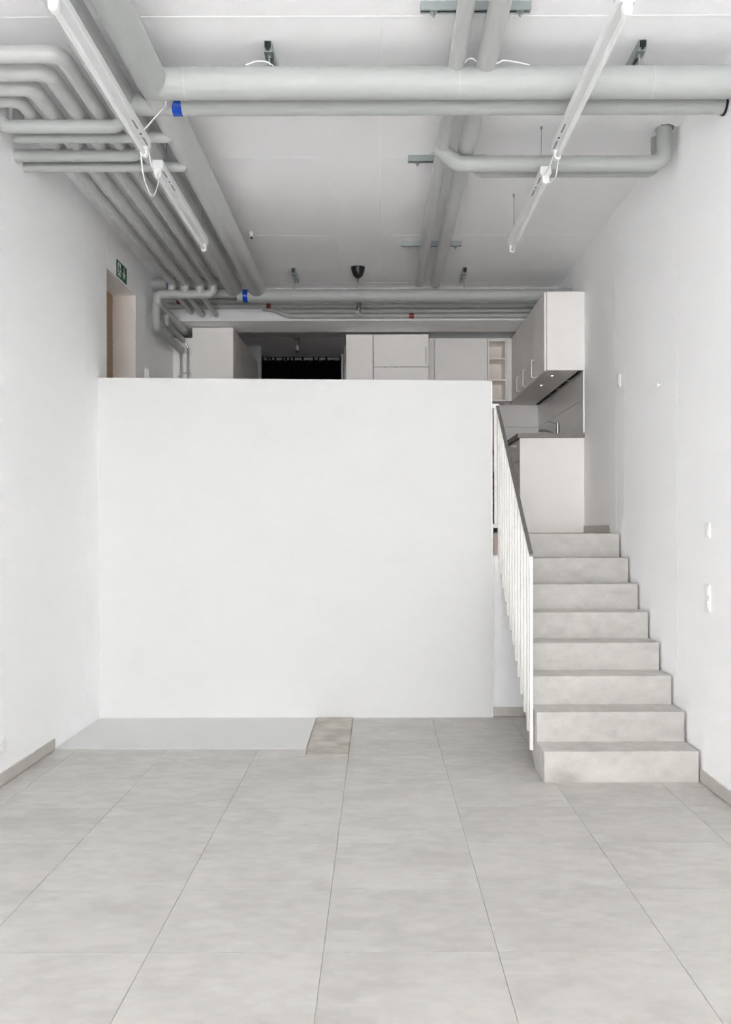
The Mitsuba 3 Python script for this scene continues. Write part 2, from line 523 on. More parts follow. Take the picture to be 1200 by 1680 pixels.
# the four bundled pipes at the left
Lx = [-1.513, -1.635, -1.772, -1.893]
Ly = [4.82, 5.01, 5.18, 5.336]
Lr = [0.0435, 0.042, 0.0425, 0.036]
YD = 9.27
L0 = tube([[XL, Ly[0], Z(ZL)], [Lx[0], Ly[0], Z(ZL)], [Lx[0], YD, Z(ZL)], [Lx[0], YD, Z(2.169)], [-2.027, YD, Z(2.169)], [-2.027, YD, Z(2.085)], [-2.027, 10.74, Z(2.085)]],
          0.040, 0.062)
Ls = [L0]
for i, (zd, rd) in zip((1, 2, 3), ((2.175, 0.0), (2.192, 0.0), (2.215, 0.0))):
    Ls.append(tube([[XL, Ly[i], Z(ZL)], [Lx[i], Ly[i], Z(ZL)], [Lx[i], YD, Z(ZL)], [Lx[i], YD, Z(zd - 0.01)]], Lr[i], 0.062))
# the four branch pipes that cross below them
H = [tube([[-2.055, 5.51, CEIL], [-2.055, 5.51, Z(2.21)], [-1.43, 5.51, Z(2.21)], [XE1, 5.51, Z(2.27)]], 0.0365, 0.05),
     tube([[-2.02, 5.67, CEIL], [-2.02, 5.67, Z(2.212)], [-1.185, 5.67, Z(2.212)], [-1.120, 5.67, Z(2.275)]], 0.031, 0.0),
     tube([[XL, 5.965, Z(2.222)], [-1.44, 5.965, Z(2.222)], [XE1, 5.965, Z(2.28)]], 0.037, 0.05),
     tube([[XL, 6.12, Z(2.208)], [-1.185, 6.12, Z(2.208)], [-1.120, 6.12, Z(2.272)]], 0.0305, 0.0)]
C1 = tube([[0.403, YF, Z(ZC)], [0.403, 9.58, Z(ZC)]], 0.040)
C2 = tube([[0.553, YF, Z(ZC)], [0.553, 9.58, Z(ZC)]], 0.050)
D1 = tube([[0.375, 6.17, Z(2.345)], [0.500, 6.17, Z(2.238)], [1.765, 6.17, Z(2.238)], [1.765, 6.17, CEIL]], 0.0485, 0.075)
D2 = tube([[0.575, 6.33, Z(2.33)], [0.650, 6.33, Z(2.246)], [1.765, 6.33, Z(2.246)], [1.765, 6.33, CEIL]], 0.036, 0.07)
# where two jackets cross, the upper one is notched around the lower one
E1n = diff(E1, A2, *H)
E2n = diff(E2, A, H[1], H[3], A2, F)
A2n = diff(A2, A)
Ln = [diff(m, *H) for m in Ls]
C1n = diff(C1, A, A2, D1, F)
C2n = diff(C2, A, A2, D1, D2, F)
D2n = diff(D2, D1)
Fln = diff(Fl, E1n, *Ls)

pipe('thickest grey pipe, coming along the left and turning to cross the whole ceiling', A,
     [('seam', ring(0, x, [x, YA, Z(ZA)], RA, 0.004), 'm_pipe_seam') for x in (-0.97, 0.42, 1.40)])
pipe('grey pipe just under and behind the thick crossing pipe, with blue tape at left', A2n,
     [('blue_tape', ring(0, -1.052, [0, YA2, Z(ZA2)], RA2, 0.050, 0.0012), 'm_blue'),
      ('wall_gap', ring(0, XR - 0.006, [0, YA2, Z(ZA2)], RA2 + 0.006, 0.010, 0.0), 'm_dark_gap')])
pipe('wide grey pipe running back from the corner of the thickest pipe', E2n,
     [('seam', ring(1, y, [XE2, y, Z(ZE)], RE2, 0.004), 'm_pipe_seam') for y in (6.35, 8.1, 9.05)], mat='m_pipe_dark')
pipe('wide grey pipe running back along the ceiling, behind the left lamps', E1n,
     [('seam', ring(1, y, [XE1, y, Z(ZE)], RE1, 0.004), 'm_pipe_seam') for y in (4.83, 7.4, 8.95)], mat='m_pipe_dark')
lab = ['rightmost of the four bundled pipes at the left, ending in a long sideways bend',
       'second from the right of the four bundled pipes under the left ceiling',
       'third from the right of the four bundled pipes under the left ceiling',
       'leftmost of the four bundled pipes, next to the left wall']
for i in range(4):
    bands = [('seam', ring(1, y, [Lx[i], y, Z(ZL)], 0.040 if i == 0 else Lr[i], 0.003), 'm_pipe_seam') for y in (7.05, 8.45)]
    pipe(lab[i], Ln[i], bands, 'bundled pipes under the left ceiling', 'm_pipe_dark')
lab = ['frontmost of the four short crossing pipes below the left bundle',
       'second from the front of the four short crossing pipes below the left bundle',
       'third from the front of the four short crossing pipes below the left bundle',
       'thin rearmost of the four short crossing pipes below the left bundle']
for i in range(4):
    pipe(lab[i], H[i], (), 'short crossing pipes below the left bundle')
pipe('left one of the two pipes running back along the middle of the ceiling', C1n,
     [('seam', ring(1, y, [0.403, y, Z(ZC)], 0.040, 0.003), 'm_pipe_seam') for y in (7.3, 9.0)], 'pair of pipes along the middle of the ceiling', 'm_pipe_dark')
pipe('thicker right one of the two pipes running back along the middle of the ceiling', C2n,
     [('seam', ring(1, y, [0.553, y, Z(ZC)], 0.050, 0.003), 'm_pipe_seam') for y in (7.3, 8.8)], 'pair of pipes along the middle of the ceiling', 'm_pipe_dark')
pipe('grey branch pipe from the middle pair to the right wall, bent up into the ceiling', D1,
     [('seam', ring(0, x, [x, 6.17, Z(2.238)], 0.0485, 0.003), 'm_pipe_seam') for x in (0.56, 1.66)])
pipe('thinner lower branch pipe half hidden behind the branch pipe at the right wall', D2n)
pipe('thick grey pipe crossing in front of the kitchen beam, with blue tape at its left', F,
     [('blue_tape', ring(0, -1.248, [0, YFP, Z(ZF)], RF, 0.045, 0.0012), 'm_blue')] +
     [('seam', ring(0, x, [0, YFP, Z(ZF)], RF, 0.003), 'm_pipe_seam') for x in (0.0, 0.95)])
pipe('short narrower grey pipe left of the blue tape on the rear crossing pipe', Fs)
pipe('short grey pipe stub out of the left wall beside the exit sign, with blue tape', Fln,
     [('blue_tape', ring(0, -1.985, [0, 9.60, Z(2.346)], 0.061, 0.026, 0.0012), 'm_blue')])
# thin pipes on the face of the beam
G0 = tube([[XL, 10.19, Z(2.315)], [-1.30, 10.19, Z(2.315)]], 0.030)
G1 = tube([[XL, 10.19, Z(2.262)], [XR, 10.19, Z(2.262)]], 0.0262)
G2 = tube([[-1.0, 10.2, Z(2.245)], [-0.93, 10.2, Z(2.210)], [XR, 10.2, Z(2.210)]], 0.0235, 0.08)
G3 = tube([[-1.16, 10.20, Z(2.240)], [-1.04, 10.20, Z(2.222)], [-0.90, 10.19, Z(2.160)], [XR, 10.19, Z(2.160)]], 0.0235, 0.12)
G2 = diff(G2, G1)
G3 = diff(G3, G1, G2)
pipe('short thin grey pipe with red tape behind the bundle ends on the beam', G0, [('red_tape', ring(0, -2.01, [0, 10.19, Z(2.315)], 0.030, 0.035, 0.001), 'm_red')])
pipe('upper thin pipe along the kitchen beam, with a red tape band near its left', G1, [('red_tape', ring(0, -1.098, [0, 10.19, Z(2.262)], 0.0262, 0.044, 0.001), 'm_red')])
pipe('middle one of the three thin pipes along the kitchen beam', G2)
pipe('lowest thin pipe along the kitchen beam, with an s-bend at left and red tape', G3, [('red_tape', ring(0, 0.348, [0, 10.19, Z(2.160)], 0.0235, 0.048, 0.001), 'm_red')])
# continuing ends below the bundle, into the beam
for i, zz, rr in ((1, 2.182, 0.024), (2, 2.190, 0.028), (3, 2.215, 0.027)):
    m = diff(tube([[Lx[i], YD, Z(zz)], [Lx[i], 10.25, Z(zz)]], rr), Ls[i], G1, G0)
    pipe(['', 'thin dark pipe end at the beam, right one of three behind the sideways bend', 'thin dark pipe end at the beam, middle one of three behind the sideways bend',
          'thin dark pipe end at the beam, left one of three behind the sideways bend'][i], m, (), 'pipe ends going into the beam', 'm_pipe_dark')
N = diff(tube([[-2.043, 9.30, Z(2.085)], [-2.043, 9.30, Z(1.87)], [-2.043, 10.47, Z(1.87)]], 0.037, 0.05), L0)
pipe('grey pipe dropping below the sideways bend and running back along the left wall', N)
N2 = diff(tube([[-2.020, 9.62, Z(2.055)], [-2.020, 9.62, Z(1.972)], [-2.020, 10.44, Z(1.972)]], 0.027, 0.04), L0)
pipe('thinner grey pipe running back between two pipe ends at the left wall', N2)
cp = thing('metal_water_pipe', 'straight bare steel pipe in front of the left cupboard, left one of two', 'pipe', 'bare steel pipes')
put(cp + '__tube', tube([[-2.049, 10.471, Z(1.872)], [-2.049, 10.50, Z(1.865)], [-2.049, 10.50, LAND]], 0.011, 0.03, 16), 'm_chrome', 40)
put(cp + '__fitting', cyl([-2.049, 10.50, Z(1.80)], [-2.049, 10.50, Z(1.84)], 0.0145, 16), 'm_chrome', 40)
put(cp + '__clamp', hullbox(-2.067, -2.031, 10.486, 10.514, Z(1.628), Z(1.645), 0.002), 'm_galv')
put(cp + '__clamp', hullbox(-2.080, -2.030, 10.490, 10.510, Z(1.600), Z(1.612), 0.002), 'm_galv')
cp = thing('metal_water_pipe', 'bare steel pipe with bent top before the left cupboard, right one of two', 'pipe', 'bare steel pipes')
put(cp + '__tube', tube([[-2.020, 10.441, Z(1.972)], [-2.014, 10.47, Z(1.962)], [-1.975, 10.49, Z(1.90)], [-1.975, 10.49, LAND]], 0.011, 0.06, 16), 'm_chrome', 40)
put(cp + '__fitting', cyl([-1.975, 10.49, Z(1.85)], [-1.975, 10.49, Z(1.88)], 0.0145, 16), 'm_chrome', 40)
put(cp + '__clamp', hullbox(-1.993, -1.957, 10.476, 10.504, Z(1.628), Z(1.645), 0.002), 'm_galv')
put(cp + '__clamp_bar', hullbox(-2.030, -1.994, 10.486, 10.496, Z(1.630), Z(1.640), 0.002), 'm_galv')

# plaster chips at the holes
rng = np.random.default_rng(5)


def ragged(cx, cy, r0, r1, seed, a0=0.0, a1=2 * PI):
    g = np.random.default_rng(seed)
    a = np.linspace(a0, a1, 40)
    out = [(cx + (r1 + g.uniform(-1, 1) * (r1 - r0) * 0.55) * math.cos(t), cy + (r1 + g.uniform(-1, 1) * (r1 - r0) * 0.55) * math.sin(t)) for t in a]
    inn = [(cx + r0 * math.cos(t), cy + r0 * math.sin(t)) for t in a[::-1]]
    return sg.Polygon(out + inn).buffer(0)


g = ragged(1.765, 6.17, 0.048, 0.060, 3, -2.2, 2.6)
m = trimesh.creation.extrude_polygon(g if g.geom_type == 'Polygon' else max(g.geoms, key=lambda q: q.area), 0.003, engine='earcut')
m.apply_translation([0, 0, CEIL - 0.002])
put('ceiling__plaster_chip', m, 'm_chip')

# ------------------------------------------------------------------ mounting rails
def channel(x0, x1, y0, y1, along):
    """A metal U channel, open below, hung on the ceiling."""
    z0, z1, t = CEIL - 0.041, CEIL, 0.0025
    if along == 'y':
        w = (x1 - x0) * 0.28
        return cat(box(x0, x1, y0, y1, z1 - t, z1), box(x0, x0 + t, y0, y1, z0, z1 - t), box(x1 - t, x1, y0, y1, z0, z1 - t), box(x0 + t, x0 + w, y0, y1, z0, z0 + t), box(x1 - w, x1 - t, y0, y1, z0, z0 + t))
    w = (y1 - y0) * 0.28
    return cat(box(x0, x1, y0, y1, z1 - t, z1), box(x0, x1, y0, y0 + t, z0, z1 - t), box(x0, x1, y1 - t, y1, z0, z1 - t), box(x0, x1, y0 + t, y0 + w, z0, z0 + t), box(x0, x1, y1 - w, y1 - t, z0, z0 + t))


for (x, y, zp, which) in [(-0.545, 5.05, Z(ZA) + RA, 'left one in front of the thick crossing pipe'), (1.340, 5.05, Z(ZA) + RA, 'right one in front of the thick crossing pipe'),
                          (-0.785, 9.44, Z(ZF) + RF, 'above the rear crossing pipe left of the black cup'), (0.827, 9.44, Z(ZF) + RF, 'above the rear crossing pipe near the wall cabinets')]:
    b = thing('mounting_rail', 'short steel channel with threaded rod, ' + which, 'mounting rail', 'steel channels running front to back')
    put(b + '__channel', channel(x - 0.019, x + 0.019, y, y + 0.42, 'y'), 'm_galv')
    yr = y + (0.07 if y < 6 else 0.10)
    zb = CEIL - 0.041
    put(b + '__plate', hullbox(x - 0.022, x + 0.022, yr - 0.05, yr + 0.035, zb - 0.006, zb - 0.0005, 0.001), 'm_galv')
    put(b + '__rod', cyl([x, yr, zp - 0.005], [x, yr, zb + 0.02], 0.005, 12), 'm_galv', 40)
    put(b + '__nut', cyl([x, yr, zb - 0.018], [x, yr, zb - 0.006], 0.011, 6), 'm_galv')
    if y > 6:
        put(b + '__plate', hullbox(x - 0.022, x + 0.022, yr + 0.12, yr + 0.18, zb - 0.006, zb - 0.0005, 0.001), 'm_galv')
for y, which in [(4.675, 'nearest one at the top edge'), (6.60, 'middle one of three, beside the branch pipe'), (8.57, 'farthest one of three')]:
    b = thing('cross_rail', 'steel rail above the middle pair of pipes, ' + which, 'mounting rail', 'steel rails across the ceiling')
    put(b + '__channel', channel(0.207, 0.722, y, y + 0.038, 'x'), 'm_galv')
    for x in (0.268, 0.672):
        put(b + '__washer', hullbox(x - 0.017, x + 0.017, y - 0.003, y + 0.036, CEIL - 0.0455, CEIL - 0.0415, 0.001), 'm_galv')
        put(b + '__nut', cyl([x, y + 0.016, CEIL - 0.058], [x, y + 0.016, CEIL - 0.0455], 0.010, 6), 'm_galv')
        put(b + '__bolt', cyl([x, y + 0.016, CEIL - 0.068], [x, y + 0.016, CEIL - 0.058], 0.005, 10), 'm_galv')

# ------------------------------------------------------------------ fluorescent battens
ZB = 2.07


def batten(x, y0, y1, label, slots_far, chain_y):
    b = thing('fluorescent_lamp', label, 'lamp', 'white batten lamps hung below the ceiling')
    zt = Z(ZB) + 0.075
    wx = 0.029 if x < 0 else 0.0
    pr = [(-0.030, 0.0), (0.030, 0.0), (0.034, 0.012), (0.030, 0.050), (-0.030, 0.050), (-0.034, 0.012)]
    body = prism_xz([(x + p, zt - 0.040 + q) for p, q in pr], y0, y1)
    put(b + '__body', body, 'm_white_paint')
    put(b + '__tube', cyl([x, y0 + 0.035, zt - 0.075], [x, y1 - 0.035, zt - 0.075], 0.013, 20), 'm_tube', 40)
    for ya, yb in ((y0, y0 + 0.034), (y1 - 0.034, y1)):
        cap = prism_xz([(x + 0.019 * math.cos(t), zt - 0.075 + 0.019 * math.sin(t)) for t in np.linspace(PI, 2 * PI, 13)] + [(x + 0.019, zt - 0.0405), (x - 0.019, zt - 0.0405)], ya, yb)
        put(b + '__lamp_holder', cap, 'm_white_plastic')
    ys = [y1 - 0.33, y1 - 0.10] if slots_far else [y0 + 0.10, y0 + 0.33]
    for ym in ys:
        put(b + '__slot', hullbox(x + (0.019 if x < 0 else -0.029), x + (0.029 if x < 0 else -0.019), ym - 0.055, ym + 0.055, zt - 0.0412, zt - 0.0395, 0.0005), 'm_slot')
    ym = sum(ys) / 2 + 0.01
    put(b + '__screw', cyl([x + (0.024 if x < 0 else -0.024), ym, zt - 0.043], [x + (0.024 if x < 0 else -0.024), ym, zt - 0.040], 0.006, 12), 'm_black')
    for yc in chain_y:
        put(b + '__wire', cyl([x + wx, yc, zt + 0.009], [x + wx, yc, CEIL], 0.0022, 8), 'm_galv')
        put(b + '__hook', lathe([(0, 0), (0.010, 0), (0.006, 0.014), (0, 0.014)], [x + wx, yc, CEIL - 0.014], 10), 'm_galv')
    return b


batten(-1.278, 3.97, 5.55, 'long white batten lamp at the top left, in front of the pipe bundle', True, (4.2,))
batten(-1.278, 5.86, 7.44, 'long white batten lamp at the left, farther back, below the pipe bundle', False, (5.98, 7.2))
batten(1.007, 4.02, 5.62, 'long white batten lamp at the top right, passing below the thick crossing pipe', True, (4.25, 5.37))
batten(1.007, 5.98, 7.50, 'long white batten lamp at the right, farther back, beside the branch pipe', False, (6.14, 7.38))


def cable(label, pts, r=0.0038, mat='m_white_plastic', fillet=0.15):
    k = put('white_cable', tube(pts, r, fillet, 8, 8), mat, 40)
    tag(k, label, 'cable')


zl = Z(ZB) + 0.03
cable('looser white cable loop between the two left lamps, hanging lower', [[-1.30, 5.53, zl], [-1.30, 5.60, zl - 0.14], [-1.293, 5.80, zl - 0.20], [-1.285, 5.92, zl - 0.06], [-1.285, 5.94, zl + 0.004]], fillet=0.12)
cable('tighter white cable between the two left lamps', [[-1.262, 5.55, zl + 0.01], [-1.262, 5.62, zl - 0.06], [-1.268, 5.80, zl - 0.08], [-1.270, 5.87, zl + 0.0]], fillet=0.10)
cable('looser white cable loop between the two right lamps, on the right', [[1.020, 5.62, zl], [1.026, 5.74, zl - 0.09], [1.024, 5.95, zl - 0.06], [1.010, 6.0, zl + 0.006]], fillet=0.10)
cable('tighter white cable between the two right lamps, on the left', [[0.995, 5.60, zl + 0.005], [0.993, 5.72, zl - 0.02], [0.990, 5.92, zl - 0.02], [0.992, 5.99, zl + 0.012]], fillet=0.08)
cable('white cable slanting from the thick crossing pipe to the top left lamp', [[-1.255, 5.40, Z(ZB) + 0.07], [-1.10, 5.24, Z(2.21)], [-1.08, 5.15, Z(2.19)]], fillet=0.05)
cable('white cable arching over the thick crossing pipe beside the middle pair', [[0.44, 5.06, Z(2.335)], [0.46, 5.04, Z(2.357)], [0.49, 5.04, Z(2.357)], [0.52, 5.06, Z(2.33)]], fillet=0.03)
cable('white cable arching over the thick crossing pipe right of the middle pair', [[0.59, 5.04, Z(2.325)], [0.64, 5.06, Z(2.357)], [0.71, 5.08, Z(2.357)], [0.78, 5.09, Z(2.345)]], fillet=0.05)
cable('white cable arching over the thick crossing pipe at the left steel channel', [[-0.66, 5.08, Z(2.345)], [-0.61, 5.07, Z(2.360)], [-0.555, 5.065, Z(2.358)], [-0.52, 5.09, Z(2.345)]], fillet=0.05)

# small fittings of the ceiling
k = put('ceiling_hook', tube([[-1.022, 5.68, CEIL], [-1.022, 5.68, CEIL - 0.05], [-1.035, 5.68, CEIL - 0.062], [-1.046, 5.68, CEIL - 0.05]], 0.004, 0.01, 8), 'm_black', 40)
tag(k, 'tiny dark hook in the ceiling beside the wide pipe', 'hook')
k = thing('ceiling_clip', 'small white clip at the right edge of the wide pipe, far back', 'clip')
put(k + '__block', hullbox(-1.050, -1.024, 8.28, 8.31, CEIL - 0.045, CEIL, 0.003), 'm_white_plastic')
put(k + '__tip', hullbox(-1.040, -1.026, 8.276, 8.300, CEIL - 0.058, CEIL - 0.0455, 0.002), 'm_black')

# pendant lamp in front of the kitchen
pd = thing('pendant_lamp', 'bare bulb pendant on a black ceiling cup in front of the kitchen beam', 'lamp')
PX, PY = -0.178, 9.42
put(pd + '__ceiling_cup', lathe([(0, -0.108), (0.012, -0.106), (0.028, -0.098), (0.045, -0.078), (0.057, -0.050), (0.063, -0.022), (0.065, -0.002), (0.0, -0.002)], [PX, PY, CEIL]), 'm_black', 40)
put(pd + '__cord_grip', lathe([(0, -0.165), (0.002, -0.165), (0.006, -0.104), (0, -0.104)], [PX, PY, CEIL], 12), 'm_black', 40)
put(pd + '__cord', cyl([PX + 0.002, PY, Z(2.118)], [PX + 0.002, PY, CEIL - 0.160], 0.0012, 8), 'm_pipe', 40)
put(pd + '__socket', lathe([(0, 0), (0.025, 0), (0.026, 0.012), (0.023, 0.016), (0.023, 0.064), (0.018, 0.071), (0, 0.071)], [PX + 0.008, PY, Z(2.052)]), 'm_socket', 40)
bulb = lathe([(0.0, -0.066), (0.011, -0.064), (0.023, -0.055), (0.031, -0.041), (0.032, -0.031), (0.028, -0.018), (0.018, -0.006), (0.014, 0.0), (0, 0.0)], [PX + 0.008, PY, Z(2.052)])
put(pd + '__bulb', bulb, 'm_glass', 40)
put(pd + '__filament', cat(cyl([PX + 0.008, PY, Z(2.030)], [PX + 0.008, PY, Z(2.046)], 0.003, 8), trimesh.creation.icosphere(2, 0.006).apply_translation([PX + 0.008, PY, Z(2.022)])), 'm_chrome', 40)
# the one in the passage
p2 = thing('pendant_lamp', 'bare bulb on a short cord in the dark passage', 'lamp')
QX, QY = -1.018, 12.72
put(p2 + '__hook', tube([[QX - 0.03, QY, CEIL], [QX - 0.03, QY, CEIL - 0.05], [QX, QY, CEIL - 0.065], [QX + 0.012, QY, CEIL - 0.03]], 0.006, 0.02, 8), 'm_chrome', 40)
put(p2 + '__cord', tube([[QX + 0.012, QY, CEIL - 0.03], [QX + 0.035, QY, CEIL - 0.06], [QX + 0.015, QY, CEIL - 0.13]], 0.003, 0.03, 8), 'm_black', 40)
put(p2 + '__socket', lathe([(0, 0), (0.022, 0), (0.020, 0.060), (0.014, 0.066), (0, 0.066)], [QX + 0.008, QY, CEIL - 0.19]), 'm_white_plastic', 40)
b2 = lathe([(0.0, -0.085), (0.014, -0.082), (0.028, -0.070), (0.033, -0.052), (0.031, -0.036), (0.022, -0.012), (0.015, 0.0), (0, 0.0)], [QX + 0.002, QY, CEIL - 0.19])
put(p2 + '__bulb', b2, 'm_glass', 40)
put(p2 + '__filament', trimesh.creation.icosphere(2, 0.009).apply_translation([QX + 0.002, QY, CEIL - 0.235]), 'm_chrome', 40)

# ------------------------------------------------------------------ kitchen: wall cabinets along the right wall
ZB0, ZT0 = 2.862, 3.560


def handle(key, face, pos, along, lo, hi, out, d='x'):
    """A thin bow handle: face = coordinate of the front, out = direction sign and distance."""
    if d == 'x':
        pts = [[face, pos, lo], [face + out, pos, lo], [face + out, pos, hi], [face, pos, hi]]
    else:
        pts = [[pos, face, lo], [pos, face + out, lo], [pos, face + out, hi], [pos, face, hi]]
    if along == 'h' and d == 'x':
        pts = [[face, lo, pos], [face + out, lo, pos], [face + out, hi, pos], [face, hi, pos]]
    return put(key + '__handle', tube(pts, 0.006, 0.006, 10, 4), 'm_handle', 40)


XD = 1.492
us = [(8.972, 9.595), (9.597, 10.168), (10.170, 10.578)]
names = ['front one with the white end panel', 'second one from the front', 'third one from the front']
for i, (a, b) in enumerate(us):
    c = thing('wall_cabinet', 'pale grey wall cabinet on the right wall, ' + names[i], 'cabinet', 'wall cabinets on the right wall')
    put(c + '__body', hullbox(XD + 0.021, XR - 0.045, a, b, ZB0, ZT0, 0.001), 'm_front')
    put(c + '__door', hullbox(XD, XD + 0.019, a + 0.003, b - 0.003, ZB0 - 0.002, ZT0, 0.0015), 'm_front')
    hy = [9.53, 10.105, 10.53][i]
    handle(c + '__door', XD + 0.001, hy, 'v', 2.884, 3.046, -0.030)
    if i < 2:
        put(c + '__spotlight', lathe([(0, 0), (0.030, 0), (0.033, -0.004), (0.026, -0.006), (0.022, -0.003), (0, -0.003)], [1.612, [9.26, 9.88][i], ZB0]), 'm_chrome', 40)
        put(c + '__lens', lathe([(0, -0.0031), (0.008, -0.0031), (0.008, -0.0040), (0, -0.0040)], [1.612, [9.26, 9.88][i], ZB0]), 'm_white_plastic',
            emitter={'type': 'area', 'radiance': {'type': 'rgb', 'value': [30, 28, 25]}})
    put(c + '__spacer', box(XR - 0.045, XR - 0.0105, a, a + 0.022, ZB0 - 0.001, ZT0), 'm_front')
put('wall_cabinet__end_panel', hullbox(XD + 0.021, XR - 0.0005, 8.953, 8.9715, ZB0 - 0.002, ZT0, 0.001), 'm_front')
labels['wall_cabinet__end_panel'] = {'label': 'bright white end panel'}
c = thing('corner_cabinet', 'pale grey corner wall cabinet at the far end of the right wall', 'cabinet')
put(c + '__body', hullbox(XD + 0.021, XR - 0.045, 10.580, 11.478, ZB0, ZT0, 0.001), 'm_front')
put(c + '__door', hullbox(XD, XD + 0.019, 10.5815, 11.12, ZB0 - 0.002, ZT0, 0.0015), 'm_front')
put(c + '__spacer', box(XR - 0.045, XR - 0.002, 10.580, 10.602, ZB0, ZT0), 'm_front')

# ------------------------------------------------------------------ kitchen: back row
YB = 11.125
c = thing('back_wall_cabinet', 'pale wall cabinet with wide door on the kitchen back wall, left of the open shelves', 'cabinet')
put(c + '__body', hullbox(0.632, 1.222, YB + 0.020, 11.479, ZB0, ZT0, 0.001), 'm_carcass')
put(c + '__door', hullbox(0.635, 1.219, YB, YB + 0.019, ZB0 - 0.002, ZT0 - 0.001, 0.0015), 'm_front')
handle(c + '__door', YB + 0.001, 1.192, 'v', 2.93, 3.115, -0.030, 'y')
fl = put('filler_panel', hullbox(0.562, 0.630, YB, YB + 0.019, ZB0, ZT0 - 0.001, 0.0015), 'm_front')
tag(fl, 'narrow pale filler strip between the tall cabinet and the wide wall cabinet', 'panel')
fl = put('filler_panel', hullbox(1.436, XD - 0.002, YB, YB + 0.019, ZB0, ZT0, 0.0015), 'm_front')
tag(fl, 'narrow pale filler strip between the open shelves and the right wall cabinets', 'panel')
c = thing('open_shelf_unit', 'narrow open shelf unit with empty cream compartments on the kitchen back wall', 'shelf')
for a, b in ((1.224, 1.240), (1.417, 1.434)):
    put(c + '__side', hullbox(a, b, YB + 0.002, 11.479, ZB0, ZT0 - 0.001, 0.001), 'm_front')
put(c + '__back_panel', box(1.240, 1.417, 11.465, 11.479, ZB0, ZT0 - 0.001), 'm_shelf_back')
for z0, z1 in ((ZB0, ZB0 + 0.018), (3.088, 3.106), (3.325, 3.343), (ZT0 - 0.035, ZT0 - 0.001)):
    put(c + '__shelf', hullbox(1.2405, 1.4165, YB + 0.006, 11.464, z0, z1, 0.001), 'm_front')
YT = 10.86
c = thing('tall_cabinet', 'narrow tall pale cabinet beside the dark passage', 'cabinet')
put(c + '__body', hullbox(-0.336, -0.043, YT + 0.020, 11.479, LAND, 3.555, 0.001), 'm_carcass')
put(c + '__door', hullbox(-0.336, -0.0455, YT, YT + 0.019, LAND + 0.08, 3.553, 0.0015), 'm_front')
c = thing('fridge_cabinet', 'wide tall pale cabinet with two doors one above the other, right of the narrow one', 'cabinet')
put(c + '__body', hullbox(-0.0405, 0.556, YT + 0.020, 11.479, LAND, 3.555, 0.001), 'm_carcass')
put(c + '__upper_door', hullbox(-0.039, 0.555, YT, YT + 0.019, 3.204, 3.553, 0.0015), 'm_front')
put(c + '__lower_door', hullbox(-0.039, 0.555, YT, YT + 0.019, LAND + 0.08, 3.199, 0.0015), 'm_front')
handle(c + '__upper_door', YT + 0.001, 0.524, 'v', 3.238, 3.405, -0.030, 'y')

# ------------------------------------------------------------------ kitchen: base units, worktop, sink
XF = 1.272
ub = [(9.003, 9.60), (9.602, 10.20), (10.202, 10.86)]
nb = ['front one behind the white end panel', 'second one from the front', 'third one from the front']
for i, (a, b) in enumerate(ub):
    c = thing('base_cabinet', 'grey base cabinet under the worktop on the right, ' + nb[i], 'cabinet', 'base cabinets on the right')
    put(c + '__body', hullbox(XF + 0.021, XR - 0.003, a, b, LAND + 0.10, 2.258, 0.001), 'm_carcass')
    put(c + '__drawer', hullbox(XF, XF + 0.019, a + 0.0025, b - 0.0025, 2.064, 2.252, 0.0015), 'm_front')
    put(c + '__door', hullbox(XF, XF + 0.019, a + 0.0025, b - 0.0025, LAND + 0.10, 2.055, 0.0015), 'm_front')
    handle(c + '__drawer', XF + 0.001, 2.205, 'h', a + 0.20, a + 0.40, -0.030)
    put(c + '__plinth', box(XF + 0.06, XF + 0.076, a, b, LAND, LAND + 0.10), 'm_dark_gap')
c = put('base_end_panel', hullbox(XF - 0.001, XR - 0.0005, 8.978, 9.001, LAND + 0.001, 2.260, 0.0015), 'm_front')
tag(c, 'large plain white end panel of the kitchen unit at the top of the stairs', 'panel')
c = thing('built_in_oven', 'dark built-in oven in the back row, seen beside the partition edge', 'oven')
put(c + '__body', hullbox(0.64, 1.268, 10.905, 11.478, LAND + 0.10, 2.258, 0.001), 'm_oven')
put(c + '__door', hullbox(0.645, 1.262, 10.885, 10.904, 1.62, 2.06, 0.002), 'm_oven')
put(c + '__control_panel', hullbox(0.645, 1.262, 10.885, 10.904, 2.066, 2.252, 0.002), 'm_front_edge')
put(c + '__door_handle', tube([[0.72, 10.886, 2.02], [0.72, 10.85, 2.02], [1.19, 10.85, 2.02], [1.19, 10.886, 2.02]], 0.007, 0.01, 10, 4), 'm_chrome', 40)
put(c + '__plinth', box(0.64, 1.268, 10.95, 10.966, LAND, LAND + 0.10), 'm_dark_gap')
w = sg.Polygon([(1.252, 8.962), (XR - 0.0005, 8.962), (XR - 0.0005, 11.479), (0.60, 11.479), (0.60, 10.875), (1.252, 10.875)])
hole = sg.box(1.36, 9.68, 1.72, 10.12).buffer(0.0)
m = trimesh.creation.extrude_polygon(w.difference(hole), 0.040, engine='earcut')
m.apply_translation([0, 0, 2.262])
c = put('worktop', m, 'm_worktop')
tag(c, 'taupe kitchen worktop over the base cabinets', 'worktop')
c = put('sink', diff(hullbox(1.3605, 1.7195, 9.6805, 10.1195, 2.259, 2.305, 0.003), box(1.372, 1.708, 9.692, 10.108, 2.2605, 2.40)), 'm_chrome')
tag(c, 'steel sink set into the kitchen worktop', 'sink')
f = thing('kitchen_tap', 'chrome kitchen tap with curved spout behind the worktop edge', 'tap')
FX, FY = 1.755, 9.78
put(f + '__body', lathe([(0, 0), (0.024, 0), (0.024, 0.006), (0.018, 0.010), (0.018, 0.172), (0.014, 0.178), (0, 0.178)], [FX, FY, 2.302]), 'm_chrome', 40)
